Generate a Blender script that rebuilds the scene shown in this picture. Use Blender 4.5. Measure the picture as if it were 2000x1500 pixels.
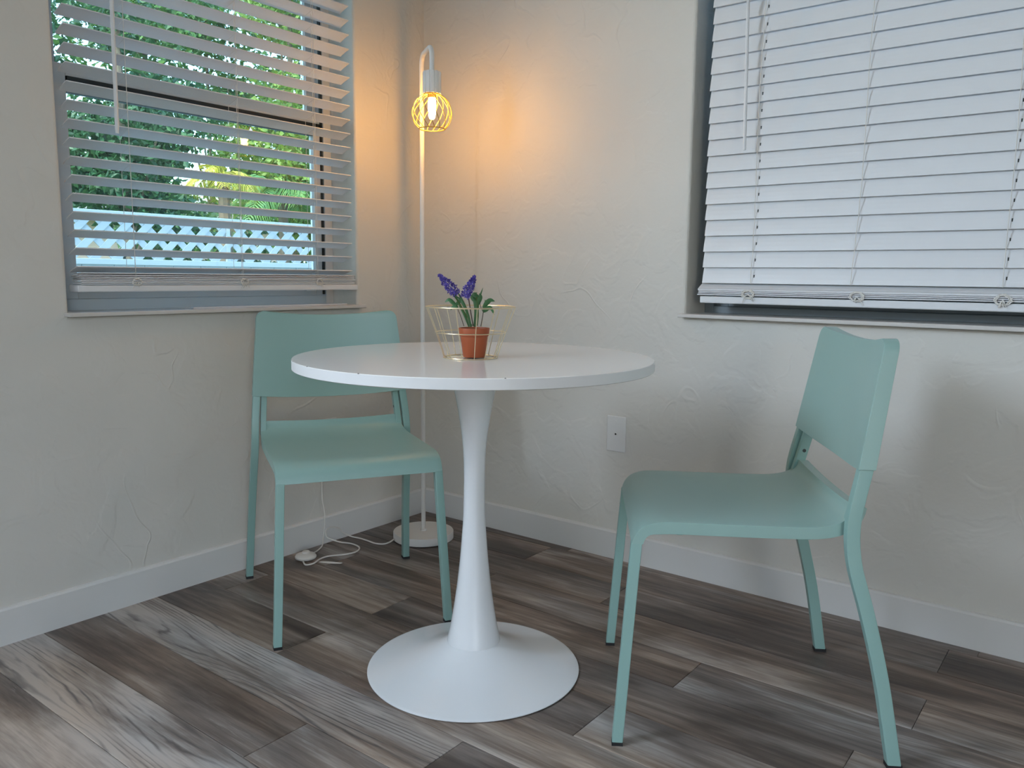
import bpy, bmesh, math, random
from mathutils import Vector, Matrix, Euler
random.seed(7)
PI = math.pi
for o in list(bpy.data.objects): bpy.data.objects.remove(o, do_unlink=True)
SC = bpy.context.scene
COL = SC.collection

# ------------------------------------------------------------------ camera
F_PX, YAW, PIT, ROL = 1579.8, 0.6558, -0.1325, 0.0106
cam_d = bpy.data.cameras.new('camera'); cam = bpy.data.objects.new('camera', cam_d); COL.objects.link(cam)
fw = Vector((-math.sin(YAW)*math.cos(PIT), math.cos(YAW)*math.cos(PIT), math.sin(PIT)))
rt = Vector((math.cos(YAW), math.sin(YAW), 0)); up = rt.cross(fw)
r2 = rt*math.cos(ROL) + up*math.sin(ROL); u2 = -rt*math.sin(ROL) + up*math.cos(ROL)
M = Matrix((r2, u2, -fw)).transposed().to_4x4(); M.translation = Vector((2.1584, -2.2535, 0.9199))
cam.matrix_world = M
cam_d.sensor_fit = 'HORIZONTAL'; cam_d.sensor_width = 36.0; cam_d.lens = F_PX/2000*36
cam_d.clip_start = 0.05; cam_d.clip_end = 200
SC.camera = cam
CAM_RIGHT = Vector((rt.x, rt.y, 0)); CAM_DIR = Vector((-math.sin(YAW), math.cos(YAW), 0))

# ------------------------------------------------------------------ world, sun, daylight, exposure
w = bpy.data.worlds.new('world'); SC.world = w; w.use_nodes = True
wn = w.node_tree; wn.nodes.clear()
sky = wn.nodes.new('ShaderNodeTexSky'); sky.sky_type = 'NISHITA'; sky.sun_disc = False
sky.sun_elevation = math.radians(50); sky.sun_rotation = math.radians(165); sky.air_density = 1.0; sky.dust_density = 2.0; sky.ozone_density = 1.0
bg = wn.nodes.new('ShaderNodeBackground'); bg.inputs['Strength'].default_value = 1.40
wo = wn.nodes.new('ShaderNodeOutputWorld')
wn.links.new(sky.outputs[0], bg.inputs[0]); wn.links.new(bg.outputs[0], wo.inputs[0])

sd = bpy.data.lights.new('sun', 'SUN'); sd.energy = 2.4; sd.angle = math.radians(0.6); sd.color = (1, .93, .80)
so = bpy.data.objects.new('sun', sd); COL.objects.link(so)
so.rotation_euler = Vector((.16, -.68, .74)).to_track_quat('Z', 'Y').to_euler()

def area(name, loc, look, sx, sy, power, col):
    d = bpy.data.lights.new(name, 'AREA'); d.shape = 'RECTANGLE'; d.size = sx; d.size_y = sy; d.energy = power; d.color = col
    o = bpy.data.objects.new(name, d); COL.objects.link(o); o.location = loc
    o.rotation_euler = (Vector(loc)-Vector(look)).to_track_quat('Z', 'Y').to_euler(); return o
# daylight through the second window of the left wall (behind the camera, to its left) plus a weak fill light added in a made-up side door
area('left_window_daylight', (-.02, -3.20, 1.83), (2, -3.20, 1.83), 1.25, .90, 84, (.70, .85, 1.0))
area('added_side_fill', (4.43, -3.9, 1.25), (0, -3.9, 1.25), 1.5, 2.0, 2.5, (1.0, .93, .84))

SC.view_settings.view_transform = 'Standard'; SC.view_settings.look = 'None'
SC.view_settings.gamma = 1.0; SC.view_settings.use_curve_mapping = False
SC.view_settings.exposure = 0.02

# ------------------------------------------------------------------ materials
def new_mat(name):
    m = bpy.data.materials.new(name); m.use_nodes = True
    nt = m.node_tree; b = nt.nodes['Principled BSDF']; return m, nt, b
def mat(name, col, rough=.5, metal=0, bump=0, bscale=200, var=0, spec=.5, coat=0):
    m, nt, b = new_mat(name)
    b.inputs['Base Color'].default_value = (*col, 1); b.inputs['Roughness'].default_value = rough
    b.inputs['Metallic'].default_value = metal; b.inputs['Specular IOR Level'].default_value = spec
    if coat: b.inputs['Coat Weight'].default_value = coat; b.inputs['Coat Roughness'].default_value = .08
    tc = nt.nodes.new('ShaderNodeTexCoord')
    n = nt.nodes.new('ShaderNodeTexNoise'); n.inputs['Scale'].default_value = bscale; n.inputs['Detail'].default_value = 4
    nt.links.new(tc.outputs['Object'], n.inputs['Vector'])
    if bump:
        bp = nt.nodes.new('ShaderNodeBump'); bp.inputs['Strength'].default_value = bump; bp.inputs['Distance'].default_value = .001
        nt.links.new(n.outputs['Fac'], bp.inputs['Height']); nt.links.new(bp.outputs[0], b.inputs['Normal'])
    if var:
        n2 = nt.nodes.new('ShaderNodeTexNoise'); n2.inputs['Scale'].default_value = 6; n2.inputs['Detail'].default_value = 5
        nt.links.new(tc.outputs['Object'], n2.inputs['Vector'])
        mx = nt.nodes.new('ShaderNodeMix'); mx.data_type = 'RGBA'
        mx.inputs[6].default_value = (*[c*(1-var) for c in col], 1); mx.inputs[7].default_value = (*[min(1, c*(1+var)) for c in col], 1)
        nt.links.new(n2.outputs['Fac'], mx.inputs[0]); nt.links.new(mx.outputs[2], b.inputs['Base Color'])
    return m

def plaster(name, col):
    m, nt, b = new_mat(name); N = nt.nodes; L = nt.links
    tc = N.new('ShaderNodeTexCoord')
    b.inputs['Roughness'].default_value = .55; b.inputs['Specular IOR Level'].default_value = .35
    def noise(scale, det, dist=0, src=None):
        n = N.new('ShaderNodeTexNoise'); n.inputs['Scale'].default_value = scale; n.inputs['Detail'].default_value = det
        n.inputs['Distortion'].default_value = dist; L.new(src or tc.outputs['Object'], n.inputs['Vector']); return n
    big = noise(2.2, 3); fine = noise(60, 4)
    cr = N.new('ShaderNodeMapRange'); cr.inputs[1].default_value = .3; cr.inputs[2].default_value = .7
    L.new(big.outputs['Fac'], cr.inputs[0])
    mx = N.new('ShaderNodeMix'); mx.data_type = 'RGBA'
    mx.inputs[6].default_value = (*[c*.95 for c in col], 1); mx.inputs[7].default_value = (*col, 1)
    L.new(cr.outputs[0], mx.inputs[0]); L.new(mx.outputs[2], b.inputs['Base Color'])
    # trowel ridges: thin lines where a distorted noise crosses its middle, only in patches
    rid = noise(3.6, 2.2, .45)
    def ma(op, a, bb=None, v=None):
        x = N.new('ShaderNodeMath'); x.operation = op
        L.new(a, x.inputs[0])
        if bb is not None: L.new(bb, x.inputs[1])
        elif v is not None: x.inputs[1].default_value = v
        return x.outputs[0]
    d = ma('ABSOLUTE', ma('SUBTRACT', rid.outputs['Fac'], v=.5))
    r = N.new('ShaderNodeMapRange'); r.inputs[1].default_value = 0; r.inputs[2].default_value = .012; r.inputs[3].default_value = 1; r.inputs[4].default_value = 0
    L.new(d, r.inputs[0])
    pm = noise(3.1, 2); pr = N.new('ShaderNodeMapRange'); pr.inputs[1].default_value = .52; pr.inputs[2].default_value = .64; L.new(pm.outputs['Fac'], pr.inputs[0])
    ridge = ma('MULTIPLY', r.outputs[0], pr.outputs[0])
    step = noise(9, 3, .6); st = N.new('ShaderNodeMapRange'); st.inputs[1].default_value = .48; st.inputs[2].default_value = .56; L.new(step.outputs['Fac'], st.inputs[0])
    h = ma('ADD', ma('MULTIPLY', ridge, v=.5), ma('MULTIPLY', st.outputs[0], v=.35))
    h = ma('ADD', h, ma('MULTIPLY', fine.outputs['Fac'], v=.25))
    h = ma('ADD', h, ma('MULTIPLY', big.outputs['Fac'], v=4.0))
    bp = N.new('ShaderNodeBump'); bp.inputs['Strength'].default_value = .8; bp.inputs['Distance'].default_value = .0032
    L.new(h, bp.inputs['Height']); L.new(bp.outputs[0], b.inputs['Normal'])
    return m

def plank_material():
    m, nt, b = new_mat('weathered_vinyl_plank'); N = nt.nodes; L = nt.links
    tc = N.new('ShaderNodeTexCoord'); oi = N.new('ShaderNodeObjectInfo')
    sep = N.new('ShaderNodeSeparateColor'); L.new(oi.outputs['Color'], sep.inputs[0])   # r tone, g figure, b seed
    seed = N.new('ShaderNodeVectorMath'); seed.operation = 'SCALE'; seed.inputs[0].default_value = (17.3, 5.1, 9.7); L.new(sep.outputs[2], seed.inputs['Scale'])
    add = N.new('ShaderNodeVectorMath'); L.new(tc.outputs['Object'], add.inputs[0]); L.new(seed.outputs[0], add.inputs[1])
    def mapped(s):
        v = N.new('ShaderNodeVectorMath'); v.operation = 'MULTIPLY'; v.inputs[1].default_value = s; L.new(add.outputs[0], v.inputs[0]); return v.outputs[0]
    def noise(s, det=4, dist=0, rough=.55):
        n = N.new('ShaderNodeTexNoise'); n.inputs['Scale'].default_value = 1; n.inputs['Detail'].default_value = det
        n.inputs['Roughness'].default_value = rough; n.inputs['Distortion'].default_value = dist; L.new(mapped(s), n.inputs['Vector']); return n.outputs['Fac']
    def rng(src, a, bb, c=0, d=1):
        r = N.new('ShaderNodeMapRange'); r.inputs[1].default_value = a; r.inputs[2].default_value = bb; r.inputs[3].default_value = c; r.inputs[4].default_value = d
        L.new(src, r.inputs[0]); return r.outputs[0]
    def ma(op, a, bb):
        x = N.new('ShaderNodeMath'); x.operation = op
        for i, q in enumerate((a, bb)):
            if isinstance(q, (int, float)): x.inputs[i].default_value = q
            else: L.new(q, x.inputs[i])
        return x.outputs[0]
    def mix(f, a, bb, mode='MIX'):
        x = N.new('ShaderNodeMix'); x.data_type = 'RGBA'; x.blend_type = mode
        if isinstance(f, (int, float)): x.inputs[0].default_value = f
        else: L.new(f, x.inputs[0])
        for i, q in ((6, a), (7, bb)):
            if isinstance(q, tuple): x.inputs[i].default_value = (*q, 1)
            else: L.new(q, x.inputs[i])
        return x.outputs[2]
    broad = rng(noise((1.6, 9, 1), 4, .6), .32, .68)
    streak = rng(noise((3.5, 70, 1), 5, .3, .7), .3, .7)
    fibre = noise((14, 420, 1), 3, 0, .6)
    tone = ma('ADD', ma('MULTIPLY', broad, .66), ma('MULTIPLY', streak, .30))
    tone = ma('ADD', tone, ma('MULTIPLY', fibre, .22))
    tone = ma('ADD', tone, ma('SUBTRACT', sep.outputs[0], .56))
    cr = N.new('ShaderNodeValToRGB'); L.new(tone, cr.inputs[0])
    e = cr.color_ramp.elements; e[0].position = 0.0; e[0].color = (.040, .031, .028, 1); e[1].position = 1.0; e[1].color = (.46, .43, .41, 1)
    x = e.new(.35); x.color = (.098, .077, .067, 1)
    x = e.new(.62); x.color = (.200, .168, .150, 1)
    hue = rng(noise((1.1, 5, 1), 2, .2), .38, .62)
    base = mix(hue, cr.outputs[0], mix(1.0, cr.outputs[0], (1.10, .94, .80), 'MULTIPLY'))
    base = mix(rng(noise((1.7, 12, 1), 3, .5), .60, .72, 0, .55), base, mix(1.0, base, (.42, .40, .44), 'MULTIPLY'))
    # cathedral figure on the pale planks
    sp = N.new('ShaderNodeSeparateXYZ'); L.new(add.outputs[0], sp.inputs[0])
    fld = ma('ADD', ma('MULTIPLY', noise((1.0, 6.5, 1), 1.3, .25, .5), 15), ma('MULTIPLY', sp.outputs[1], 62))
    fld = ma('ADD', fld, ma('MULTIPLY', noise((9, 45, 1), 2, .5), .75))
    wob = noise((5, 26, 1), 3, .4)
    lines = ma('MULTIPLY', rng(ma('PINGPONG', fld, .5), .03, .20, 1, 0), rng(wob, .36, .52, .15, 1))
    patch = rng(noise((1.8, 9, 1), 2, .3), .34, .48)
    fig = ma('MULTIPLY', ma('MULTIPLY', lines, patch), sep.outputs[1])
    c = mix(ma('MULTIPLY', fig, .82), base, (.085, .072, .070))
    # whitish scraped patches
    scr = rng(noise((9, 130, 1), 6, .8, .75), .58, .66); scp = rng(noise((2.2, 13, 1), 3, .3), .54, .64)
    c = mix(ma('MULTIPLY', ma('MULTIPLY', scr, scp), .45), c, (.42, .385, .35))
    # tiny knots
    vo = N.new('ShaderNodeTexVoronoi'); vo.inputs['Scale'].default_value = 1; L.new(mapped((3.2, 7, 1)), vo.inputs['Vector'])
    kn = rng(vo.outputs['Distance'], .018, .034, 1, 0)
    c = mix(ma('MULTIPLY', kn, .75), c, (.02, .016, .015))
    L.new(c, b.inputs['Base Color'])
    L.new(rng(streak, 0, 1, .46, .34), b.inputs['Roughness'])
    b.inputs['Specular IOR Level'].default_value = .5
    hgt = ma('SUBTRACT', ma('MULTIPLY', fibre, .5), ma('MULTIPLY', fig, .6))
    bp = N.new('ShaderNodeBump'); bp.inputs['Strength'].default_value = .25; bp.inputs['Distance'].default_value = .0006
    L.new(hgt, bp.inputs['Height']); L.new(bp.outputs[0], b.inputs['Normal'])
    return m

def emit(name, col, s):
    m, nt, b = new_mat(name); b.inputs['Base Color'].default_value = (*col, 1)
    b.inputs['Emission Color'].default_value = (*col, 1); b.inputs['Emission Strength'].default_value = s; return m
def leafmat(name, c1, c2, scale=3.0):
    m, nt, b = new_mat(name); N = nt.nodes; L = nt.links
    g = N.new('ShaderNodeNewGeometry'); n = N.new('ShaderNodeTexNoise'); n.inputs['Scale'].default_value = scale; n.inputs['Detail'].default_value = 5
    tc = N.new('ShaderNodeTexCoord'); L.new(tc.outputs['Object'], n.inputs['Vector'])
    r = N.new('ShaderNodeMapRange'); r.inputs[1].default_value = .35; r.inputs[2].default_value = .65; L.new(n.outputs['Fac'], r.inputs[0])
    ad = N.new('ShaderNodeMath'); ad.operation = 'MULTIPLY_ADD'; ad.inputs[1].default_value = .5; L.new(r.outputs[0], ad.inputs[0])
    mm = N.new('ShaderNodeMath'); mm.operation = 'MULTIPLY'; mm.inputs[1].default_value = .5; L.new(g.outputs['Random Per Island'], mm.inputs[0]); L.new(mm.outputs[0], ad.inputs[2])
    mx = N.new('ShaderNodeMix'); mx.data_type = 'RGBA'; mx.inputs[6].default_value = (*c1, 1); mx.inputs[7].default_value = (*c2, 1)
    L.new(ad.outputs[0], mx.inputs[0]); L.new(mx.outputs[2], b.inputs['Base Color'])
    b.inputs['Roughness'].default_value = .45
    tr = N.new('ShaderNodeBsdfTranslucent'); L.new(mx.outputs[2], tr.inputs[0])
    ms = N.new('ShaderNodeMixShader'); ms.inputs[0].default_value = .35
    out = N['Material Output']; L.new(b.outputs[0], ms.inputs[1]); L.new(tr.outputs[0], ms.inputs[2]); L.new(ms.outputs[0], out.inputs[0])
    return m
def glassmat():
    m, nt, b = new_mat('window_glass'); N = nt.nodes; L = nt.links
    g = N.new('ShaderNodeBsdfGlossy'); g.inputs['Roughness'].default_value = .02
    t = N.new('ShaderNodeBsdfTransparent'); t.inputs[0].default_value = (.80, .93, .92, 1)
    fr = N.new('ShaderNodeFresnel'); fr.inputs[0].default_value = 1.45
    ms = N.new('ShaderNodeMixShader'); L.new(fr.outputs[0], ms.inputs[0]); L.new(t.outputs[0], ms.inputs[1]); L.new(g.outputs[0], ms.inputs[2])
    L.new(ms.outputs[0], N['Material Output'].inputs[0]); return m

MT = dict(
    wall=plaster('painted_plaster', (.685, .66, .61)), ceil=mat('ceiling_paint', (.58, .57, .55), .7, bump=.1),
    trim=mat('trim_paint', (.72, .71, .69), .42, bump=.05, bscale=40, var=.02), sill=mat('sill_marble', (.62, .59, .56), .35, var=.05),
    plank=plank_material(), subfloor=mat('plank_joint', (.03, .025, .022), .9),
    mint=mat('mint_plastic', (.290, .445, .403), .34, bump=.06, bscale=900, var=.02), mintm=mat('mint_lacquered_steel', (.265, .430, .390), .33, bump=.03, bscale=700, var=.015),
    rubber=mat('black_rubber', (.012, .012, .013), .7), screw=mat('dark_screw', (.04, .05, .05), .4, .6),
    white=mat('white_laminate', (.88, .855, .815), .12, bump=.02, bscale=500, spec=.5), edge=mat('white_edge_band', (.78, .77, .76), .35),
    lacq=mat('white_lacquered_metal', (.80, .81, .82), .20, spec=.5, coat=.35, var=.01), lampw=mat('white_lamp_metal', (.80, .78, .75), .38),
    gold=mat('gold_wire', (.80, .68, .46), .28, 1.0), yellow=mat('brass_cage', (.46, .33, .085), .4, .2),
    blind=mat('faux_wood_slat', (.735, .745, .765), .38, bump=.12, bscale=160, spec=.4), cord=mat('blind_cord', (.72, .70, .66), .8),
    frame=mat('window_frame_white', (.52, .55, .57), .4), frame2=mat('window_frame_grey', (.24, .28, .31), .4), near_black=mat('near_black_paint', (.012, .018, .020), .5), glass=glassmat(),  # near-black serves painted rail shade, track gap, cord holes and distant panes
    plate=mat('wall_plate_plastic', (.74, .73, .71), .35), terra=mat('terracotta_plastic', (.36, .078, .022), .5, bump=.1, bscale=90, var=.1),
    soil=mat('potting_soil', (.03, .02, .012), .95, bump=.8, bscale=120), purple=mat('purple_petal', (.17, .11, .52), .55, var=.5),
    leafg=mat('plant_green', (.05, .15, .05), .45, var=.35), stem=mat('plant_stem', (.06, .10, .015), .5, var=.3), twig=mat('dark_twig', (.05, .03, .02), .6),
    cable=mat('white_cable', (.74, .71, .66), .4), vinyl=mat('white_vinyl_fence', (.28, .32, .35), .4, var=.02), path=mat('pale_bounce_concrete', (.66, .69, .72), .8, bump=.4, bscale=30, var=.08),
    grass=mat('lawn', (.07, .12, .03), .9, bump=.6, bscale=30, var=.5), bark=mat('bark', (.12, .09, .065), .9, bump=.8, bscale=25, var=.3),
    stucco=mat('pink_stucco', (.75, .52, .42), .8, bump=.3, bscale=60, var=.05), roof=mat('grey_shingle', (.25, .22, .2), .9, bump=.5, bscale=20),
)

# ------------------------------------------------------------------ geometry helpers
class MB:
    def __init__(s): s.v = []; s.f = []
    def add(s, vs, fs):
        n = len(s.v); s.v += [tuple(v) for v in vs]; s.f += [tuple(i+n for i in f) for f in fs]; return s
    def box(s, x0, x1, y0, y1, z0, z1):
        x0, x1 = sorted((x0, x1)); y0, y1 = sorted((y0, y1)); z0, z1 = sorted((z0, z1))
        return s.add([(x0,y0,z0),(x1,y0,z0),(x1,y1,z0),(x0,y1,z0),(x0,y0,z1),(x1,y0,z1),(x1,y1,z1),(x0,y1,z1)],
                     [(0,3,2,1),(4,5,6,7),(0,1,5,4),(1,2,6,5),(2,3,7,6),(3,0,4,7)])
    def lathe(s, prof, n=48, c=(0,0,0), flute=None):
        vs = []; fs = []; m = len(prof)
        for i in range(n):
            a = 2*PI*i/n
            for r, z in prof:
                rr = r*(1+(flute(i) if flute else 0)); vs.append((c[0]+rr*math.cos(a), c[1]+rr*math.sin(a), c[2]+z))
        for i in range(n):
            j = (i+1) % n
            for k in range(m-1): fs.append((i*m+k, j*m+k, j*m+k+1, i*m+k+1))
        if prof[0][0] > 1e-6: fs.append(tuple(i*m for i in reversed(range(n))))
        if prof[-1][0] > 1e-6: fs.append(tuple(i*m+m-1 for i in range(n)))
        return s.add(vs, fs)
    def tube(s, pts, r, n=8, closed=False, taper=None):
        pts = [Vector(p) for p in pts]; N = len(pts); rings = []; prev = None
        for i, p in enumerate(pts):
            a = pts[(i-1) % N] if (closed or i) else p; b = pts[(i+1) % N] if (closed or i < N-1) else p
            t = (b-a).normalized()
            if prev is None:
                ref = Vector((0,0,1)) if abs(t.z) < .9 else Vector((1,0,0)); u = t.cross(ref).normalized()
            else:
                u = (prev - t*prev.dot(t)).normalized()
            prev = u; v = t.cross(u); rr = r if taper is None else r*taper(i/(N-1))
            rings.append([p+u*rr*math.cos(2*PI*k/n)+v*rr*math.sin(2*PI*k/n) for k in range(n)])
        vs = [q for R in rings for q in R]; fs = []
        for i in range(N if closed else N-1):
            j = (i+1) % N
            for k in range(n): fs.append((i*n+k, i*n+(k+1) % n, j*n+(k+1) % n, j*n+k))
        if not closed: fs.append(tuple(reversed(range(n)))); fs.append(tuple((N-1)*n+k for k in range(n)))
        return s.add(vs, fs)
    def sweep(s, pts, w, d):
        """rectangular bar along pts; w across x, d across the bar in the y-z plane"""
        pts = [Vector(p) for p in pts]; vs = []; fs = []; N = len(pts)
        for i, p in enumerate(pts):
            t = (pts[min(i+1, N-1)]-pts[max(i-1, 0)]); t.x = 0; t.normalize(); nrm = Vector((0, t.z, -t.y))
            if i == 0 or i == N-1: nrm = Vector((0, 1, 0)) if abs(t.z) > .9 else nrm
            for a, b in ((-1,-1),(1,-1),(1,1),(-1,1)): vs.append(p+Vector((a*w/2, 0, 0))+nrm*(b*d/2))
        for i in range(N-1):
            for k in range(4): fs.append((i*4+k, i*4+(k+1) % 4, i*4+4+(k+1) % 4, i*4+4+k))
        fs.append((3,2,1,0)); fs.append(tuple((N-1)*4+k for k in range(4)))
        return s.add(vs, fs)
    def build(s, name, m, parent=None, smooth=False, bevel=0, seg=2, fix=True):
        me = bpy.data.meshes.new(name); me.from_pydata(s.v, [], s.f); me.update()
        if fix or bevel:
            bm = bmesh.new(); bm.from_mesh(me)
            if fix: bmesh.ops.recalc_face_normals(bm, faces=bm.faces)
            if bevel:
                ed = [e for e in bm.edges if len(e.link_faces) == 2 and e.calc_face_angle(0) > .6]
                bmesh.ops.bevel(bm, geom=ed, offset=bevel, segments=seg, affect='EDGES', profile=.5, clamp_overlap=True)
            bm.to_mesh(me); bm.free()
        if smooth:
            me.shade_smooth()
            try: me.set_sharp_from_angle(angle=math.radians(38))
            except Exception: pass
        me.materials.append(m)
        o = bpy.data.objects.new(name, me); COL.objects.link(o)
        if smooth and bevel:
            wm = o.modifiers.new('weighted', 'WEIGHTED_NORMAL'); wm.keep_sharp = True; wm.weight = 60
        if parent: o.parent = parent
        return o
def tag(o, label=None, cat=None, group=None, kind=None):
    for k, v in (('label', label), ('category', cat), ('group', group), ('kind', kind)):
        if v: o[k] = v
    return o
def empty(name, loc=(0,0,0), rz=0, **k):
    o = bpy.data.objects.new(name, None); COL.objects.link(o); o.location = loc; o.rotation_euler = (0,0,rz); o.empty_display_size = .05
    return tag(o, **k)
def smooth_path(pts, n=8):
    """Catmull-Rom"""
    P = [Vector(p) for p in pts]; P = [P[0]*2-P[1]]+P+[P[-1]*2-P[-2]]; out = []
    for i in range(1, len(P)-2):
        for k in range(n):
            t = k/n; a, b, c, d = P[i-1:i+3]
            out.append(.5*((2*b)+(c-a)*t+(2*a-5*b+4*c-d)*t*t+(3*b-a-3*c+d)*t**3))
    out.append(P[-2]); return out

# ------------------------------------------------------------------ the room
RX, RY, RZ = 4.4, -5.2, 2.44
WL = dict(a=-1.305, b=-.337, z0=.806, z1=2.06)      # opening in the left wall (y range)
WR = dict(a=1.080, b=2.25, z0=.804, z1=2.06)        # opening in the right wall (x range)
def wall(name, axis, at, thick, u0, u1, holes, mtl=None):
    """wall plane perpendicular to axis at 'at'; thick signed, away from the room; holes = (ua, ub, za, zb)"""
    bm = bmesh.new()
    us = sorted({u0, u1, *[h[0] for h in holes], *[h[1] for h in holes]}); zs = sorted({0, RZ, *[h[2] for h in holes], *[h[3] for h in holes]})
    def P(u, z, d): return (at+d, u, z) if axis == 'x' else (u, at+d, z)
    V = {}
    def gv(u, z, d):
        k = (u, z, d)
        if k not in V: V[k] = bm.verts.new(P(u, z, d))
        return V[k]
    solid = {}
    for i in range(len(us)-1):
        for j in range(len(zs)-1):
            cu, cz = (us[i]+us[i+1])/2, (zs[j]+zs[j+1])/2
            solid[i, j] = not any(h[0] < cu < h[1] and h[2] < cz < h[3] for h in holes)
    for (i, j), s in solid.items():
        if not s: continue
        a, b, c, d = us[i], us[i+1], zs[j], zs[j+1]
        for dep in (0, thick): bm.faces.new([gv(a,c,dep), gv(b,c,dep), gv(b,d,dep), gv(a,d,dep)])
        for (ni, nj, e) in ((i-1,j,((a,c),(a,d))), (i+1,j,((b,c),(b,d))), (i,j-1,((a,c),(b,c))), (i,j+1,((a,d),(b,d)))):
            if not solid.get((ni, nj), False):
                (p, q), (r, t) = e; bm.faces.new([gv(p,q,0), gv(r,t,0), gv(r,t,thick), gv(p,q,thick)])
    bmesh.ops.recalc_face_normals(bm, faces=bm.faces)
    rim = []
    for e in bm.edges:
        c0, c1 = e.verts[0].co, e.verts[1].co
        d0 = abs((c0.x if axis == 'x' else c0.y)-at) < 1e-6 and abs((c1.x if axis == 'x' else c1.y)-at) < 1e-6
        if not d0 or e.calc_face_angle(0) < .5: continue
        u = [(c.y if axis == 'x' else c.x) for c in (c0, c1)]; z = [c0.z, c1.z]
        if any(h[0]-1e-6 <= min(u) and max(u) <= h[1]+1e-6 and h[2]-1e-6 <= min(z) and max(z) <= h[3]+1e-6 for h in holes): rim.append(e)
    if rim: bmesh.ops.bevel(bm, geom=rim, offset=.009, segments=3, affect='EDGES', profile=.5)
    me = bpy.data.meshes.new(name); bm.to_mesh(me); bm.free(); me.materials.append(mtl or MT['wall'])
    o = bpy.data.objects.new(name, me); COL.objects.link(o); o['kind'] = 'structure'; return o
wall('wall_left', 'x', 0, -.20, RY, .20, [(WL['a'], WL['b'], WL['z0'], WL['z1']), (-3.87, -2.53, 1.35, 2.30)])
wall('wall_right', 'y', 0, .20, 0, RX+.2, [(WR['a'], WR['b'], WR['z0'], WR['z1'])])
wall('wall_rear', 'y', RY, -.15, -.2, RX+.2, [])
wall('wall_side', 'x', RX, .2, RY, 0, [(-4.7, -3.1, .02, 2.28)])
tag(MB().box(-.2, RX+.2, RY-.15, .2, RZ, RZ+.12).build('ceiling', MT['ceil']), kind='structure')
# floor: sub floor + one object per plank
fl = empty('floor', (0, 0, 0), kind='structure')
MB().box(0, RX, RY, 0, -.03, -.0045).build('subfloor', MT['subfloor'], fl)
PW, PL = .1525, 1.22
rowbutt = {  # row near-edge index -> x of one butt joint
    }
edge0 = -1.42
rows = []
k = -10
while True:
    y0 = edge0 + k*PW
    k += 1
    if y0 >= -.002: break
    rows.append((k-1, y0, min(y0+PW, 0)))
rows = [(kk, y0, y1) for kk, y0, y1 in [(i, edge0+i*PW, min(edge0+(i+1)*PW, 0)) for i in range(-26, 10)] if y1 > RY and y0 < -.002]
butts = {-1: 1.22, 0: .876, 1: 1.170, 2: .565, 3: 1.33, 4: .572, 5: .18, 6: 1.865, 7: 1.02, 8: 1.858, 9: .70, -2: .78, -3: .22}
# (row, index of plank) -> (tone, figure, seed); tone .5 neutral
special = {(-1, 0): (.86, 1.0, .31), (0, 0): (.50, .10, .10), (0, 1): (.58, .10, .77), (1, 0): (.80, 1.0, .52), (1, 1): (.40, .12, .42), (2, 0): (.36, .06, .23), (2, 1): (.74, .35, .66),
           (3, 0): (.52, .05, .81), (3, 1): (.44, .1, .35), (4, 0): (.60, .1, .15), (4, 1): (.40, .15, .95), (5, 0): (.46, .1, .44), (5, 1): (.45, .05, .58), (6, 0): (.40, .1, .07), (6, 1): (.52, .2, .62),
           (7, 0): (.42, .05, .7), (7, 1): (.38, .08, .29), (8, 0): (.42, .05, .9), (8, 1): (.50, .1, .49), (-2, 0): (.64, .15, .87), (-2, 1): (.5, .1, .2), (-1, 1): (.55, .3, .6)}
pm = {}
def plank_mesh(L, W):
    key = (round(L, 3), round(W, 4))
    if key not in pm:
        g = .0006; e = .0014; t = .004
        vs = [(g, g, -t), (L-g, g, -t), (L-g, W-g, -t), (g, W-g, -t), (g, g, -.0007), (L-g, g, -.0007), (L-g, W-g, -.0007), (g, W-g, -.0007),
              (g+e, g+e, 0), (L-g-e, g+e, 0), (L-g-e, W-g-e, 0), (g+e, W-g-e, 0)]
        fs = [(0,3,2,1)]+[(a, (a+1) % 4, (a+1) % 4+4, a+4) for a in range(4)]+[(a+4, (a+1) % 4+4, (a+1) % 4+8, a+8) for a in range(4)]+[(8,9,10,11)]
        me = bpy.data.meshes.new('plank'); me.from_pydata(vs, [], fs); me.materials.append(MT['plank']); pm[key] = me
    return pm[key]
for kk, y0, y1 in rows:
    y0 = max(y0, RY); b0 = butts.get(kk, random.uniform(0, PL)); x = b0
    while x > 0: x -= PL
    idx = 0
    while x < RX:
        xa, xb = max(x, 0), min(x+PL, RX)
        if xb-xa > .01:
            o = bpy.data.objects.new('plank', plank_mesh(xb-xa, y1-y0)); COL.objects.link(o); o.parent = fl; o.location = (xa, y0, 0)
            t, f, s = special.get((kk, idx), (random.uniform(.38, .66), random.choice([.05, .1, .1, .6]), random.random()))
            o.color = (t, f, s, 1); idx += 1
        x += PL
# baseboards: flat board, thin chamfered top
def baseboard(name, pts):
    MBx = MB(); (xa, ya), (xb, yb), (nx, ny) = pts
    prof = [(0, 0), (.012, 0), (.012, .0885), (.0085, .0935), (.004, .0948), (0, .0948)]
    vs = [(x+nx*d, y+ny*d, z) for x, y in ((xa, ya), (xb, yb)) for d, z in prof]; n = len(prof)
    fs = [(i, (i+1) % n, n+(i+1) % n, n+i) for i in range(n)]+[tuple(range(n))[::-1], tuple(range(n, 2*n))]
    return tag(MBx.add(vs, fs).build(name, MT['trim']), kind='structure')
baseboard('baseboard_left', ((0, 0), (0, RY), (1, 0)))
baseboard('baseboard_right', ((.012, 0), (RX, 0), (0, -1)))

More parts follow.
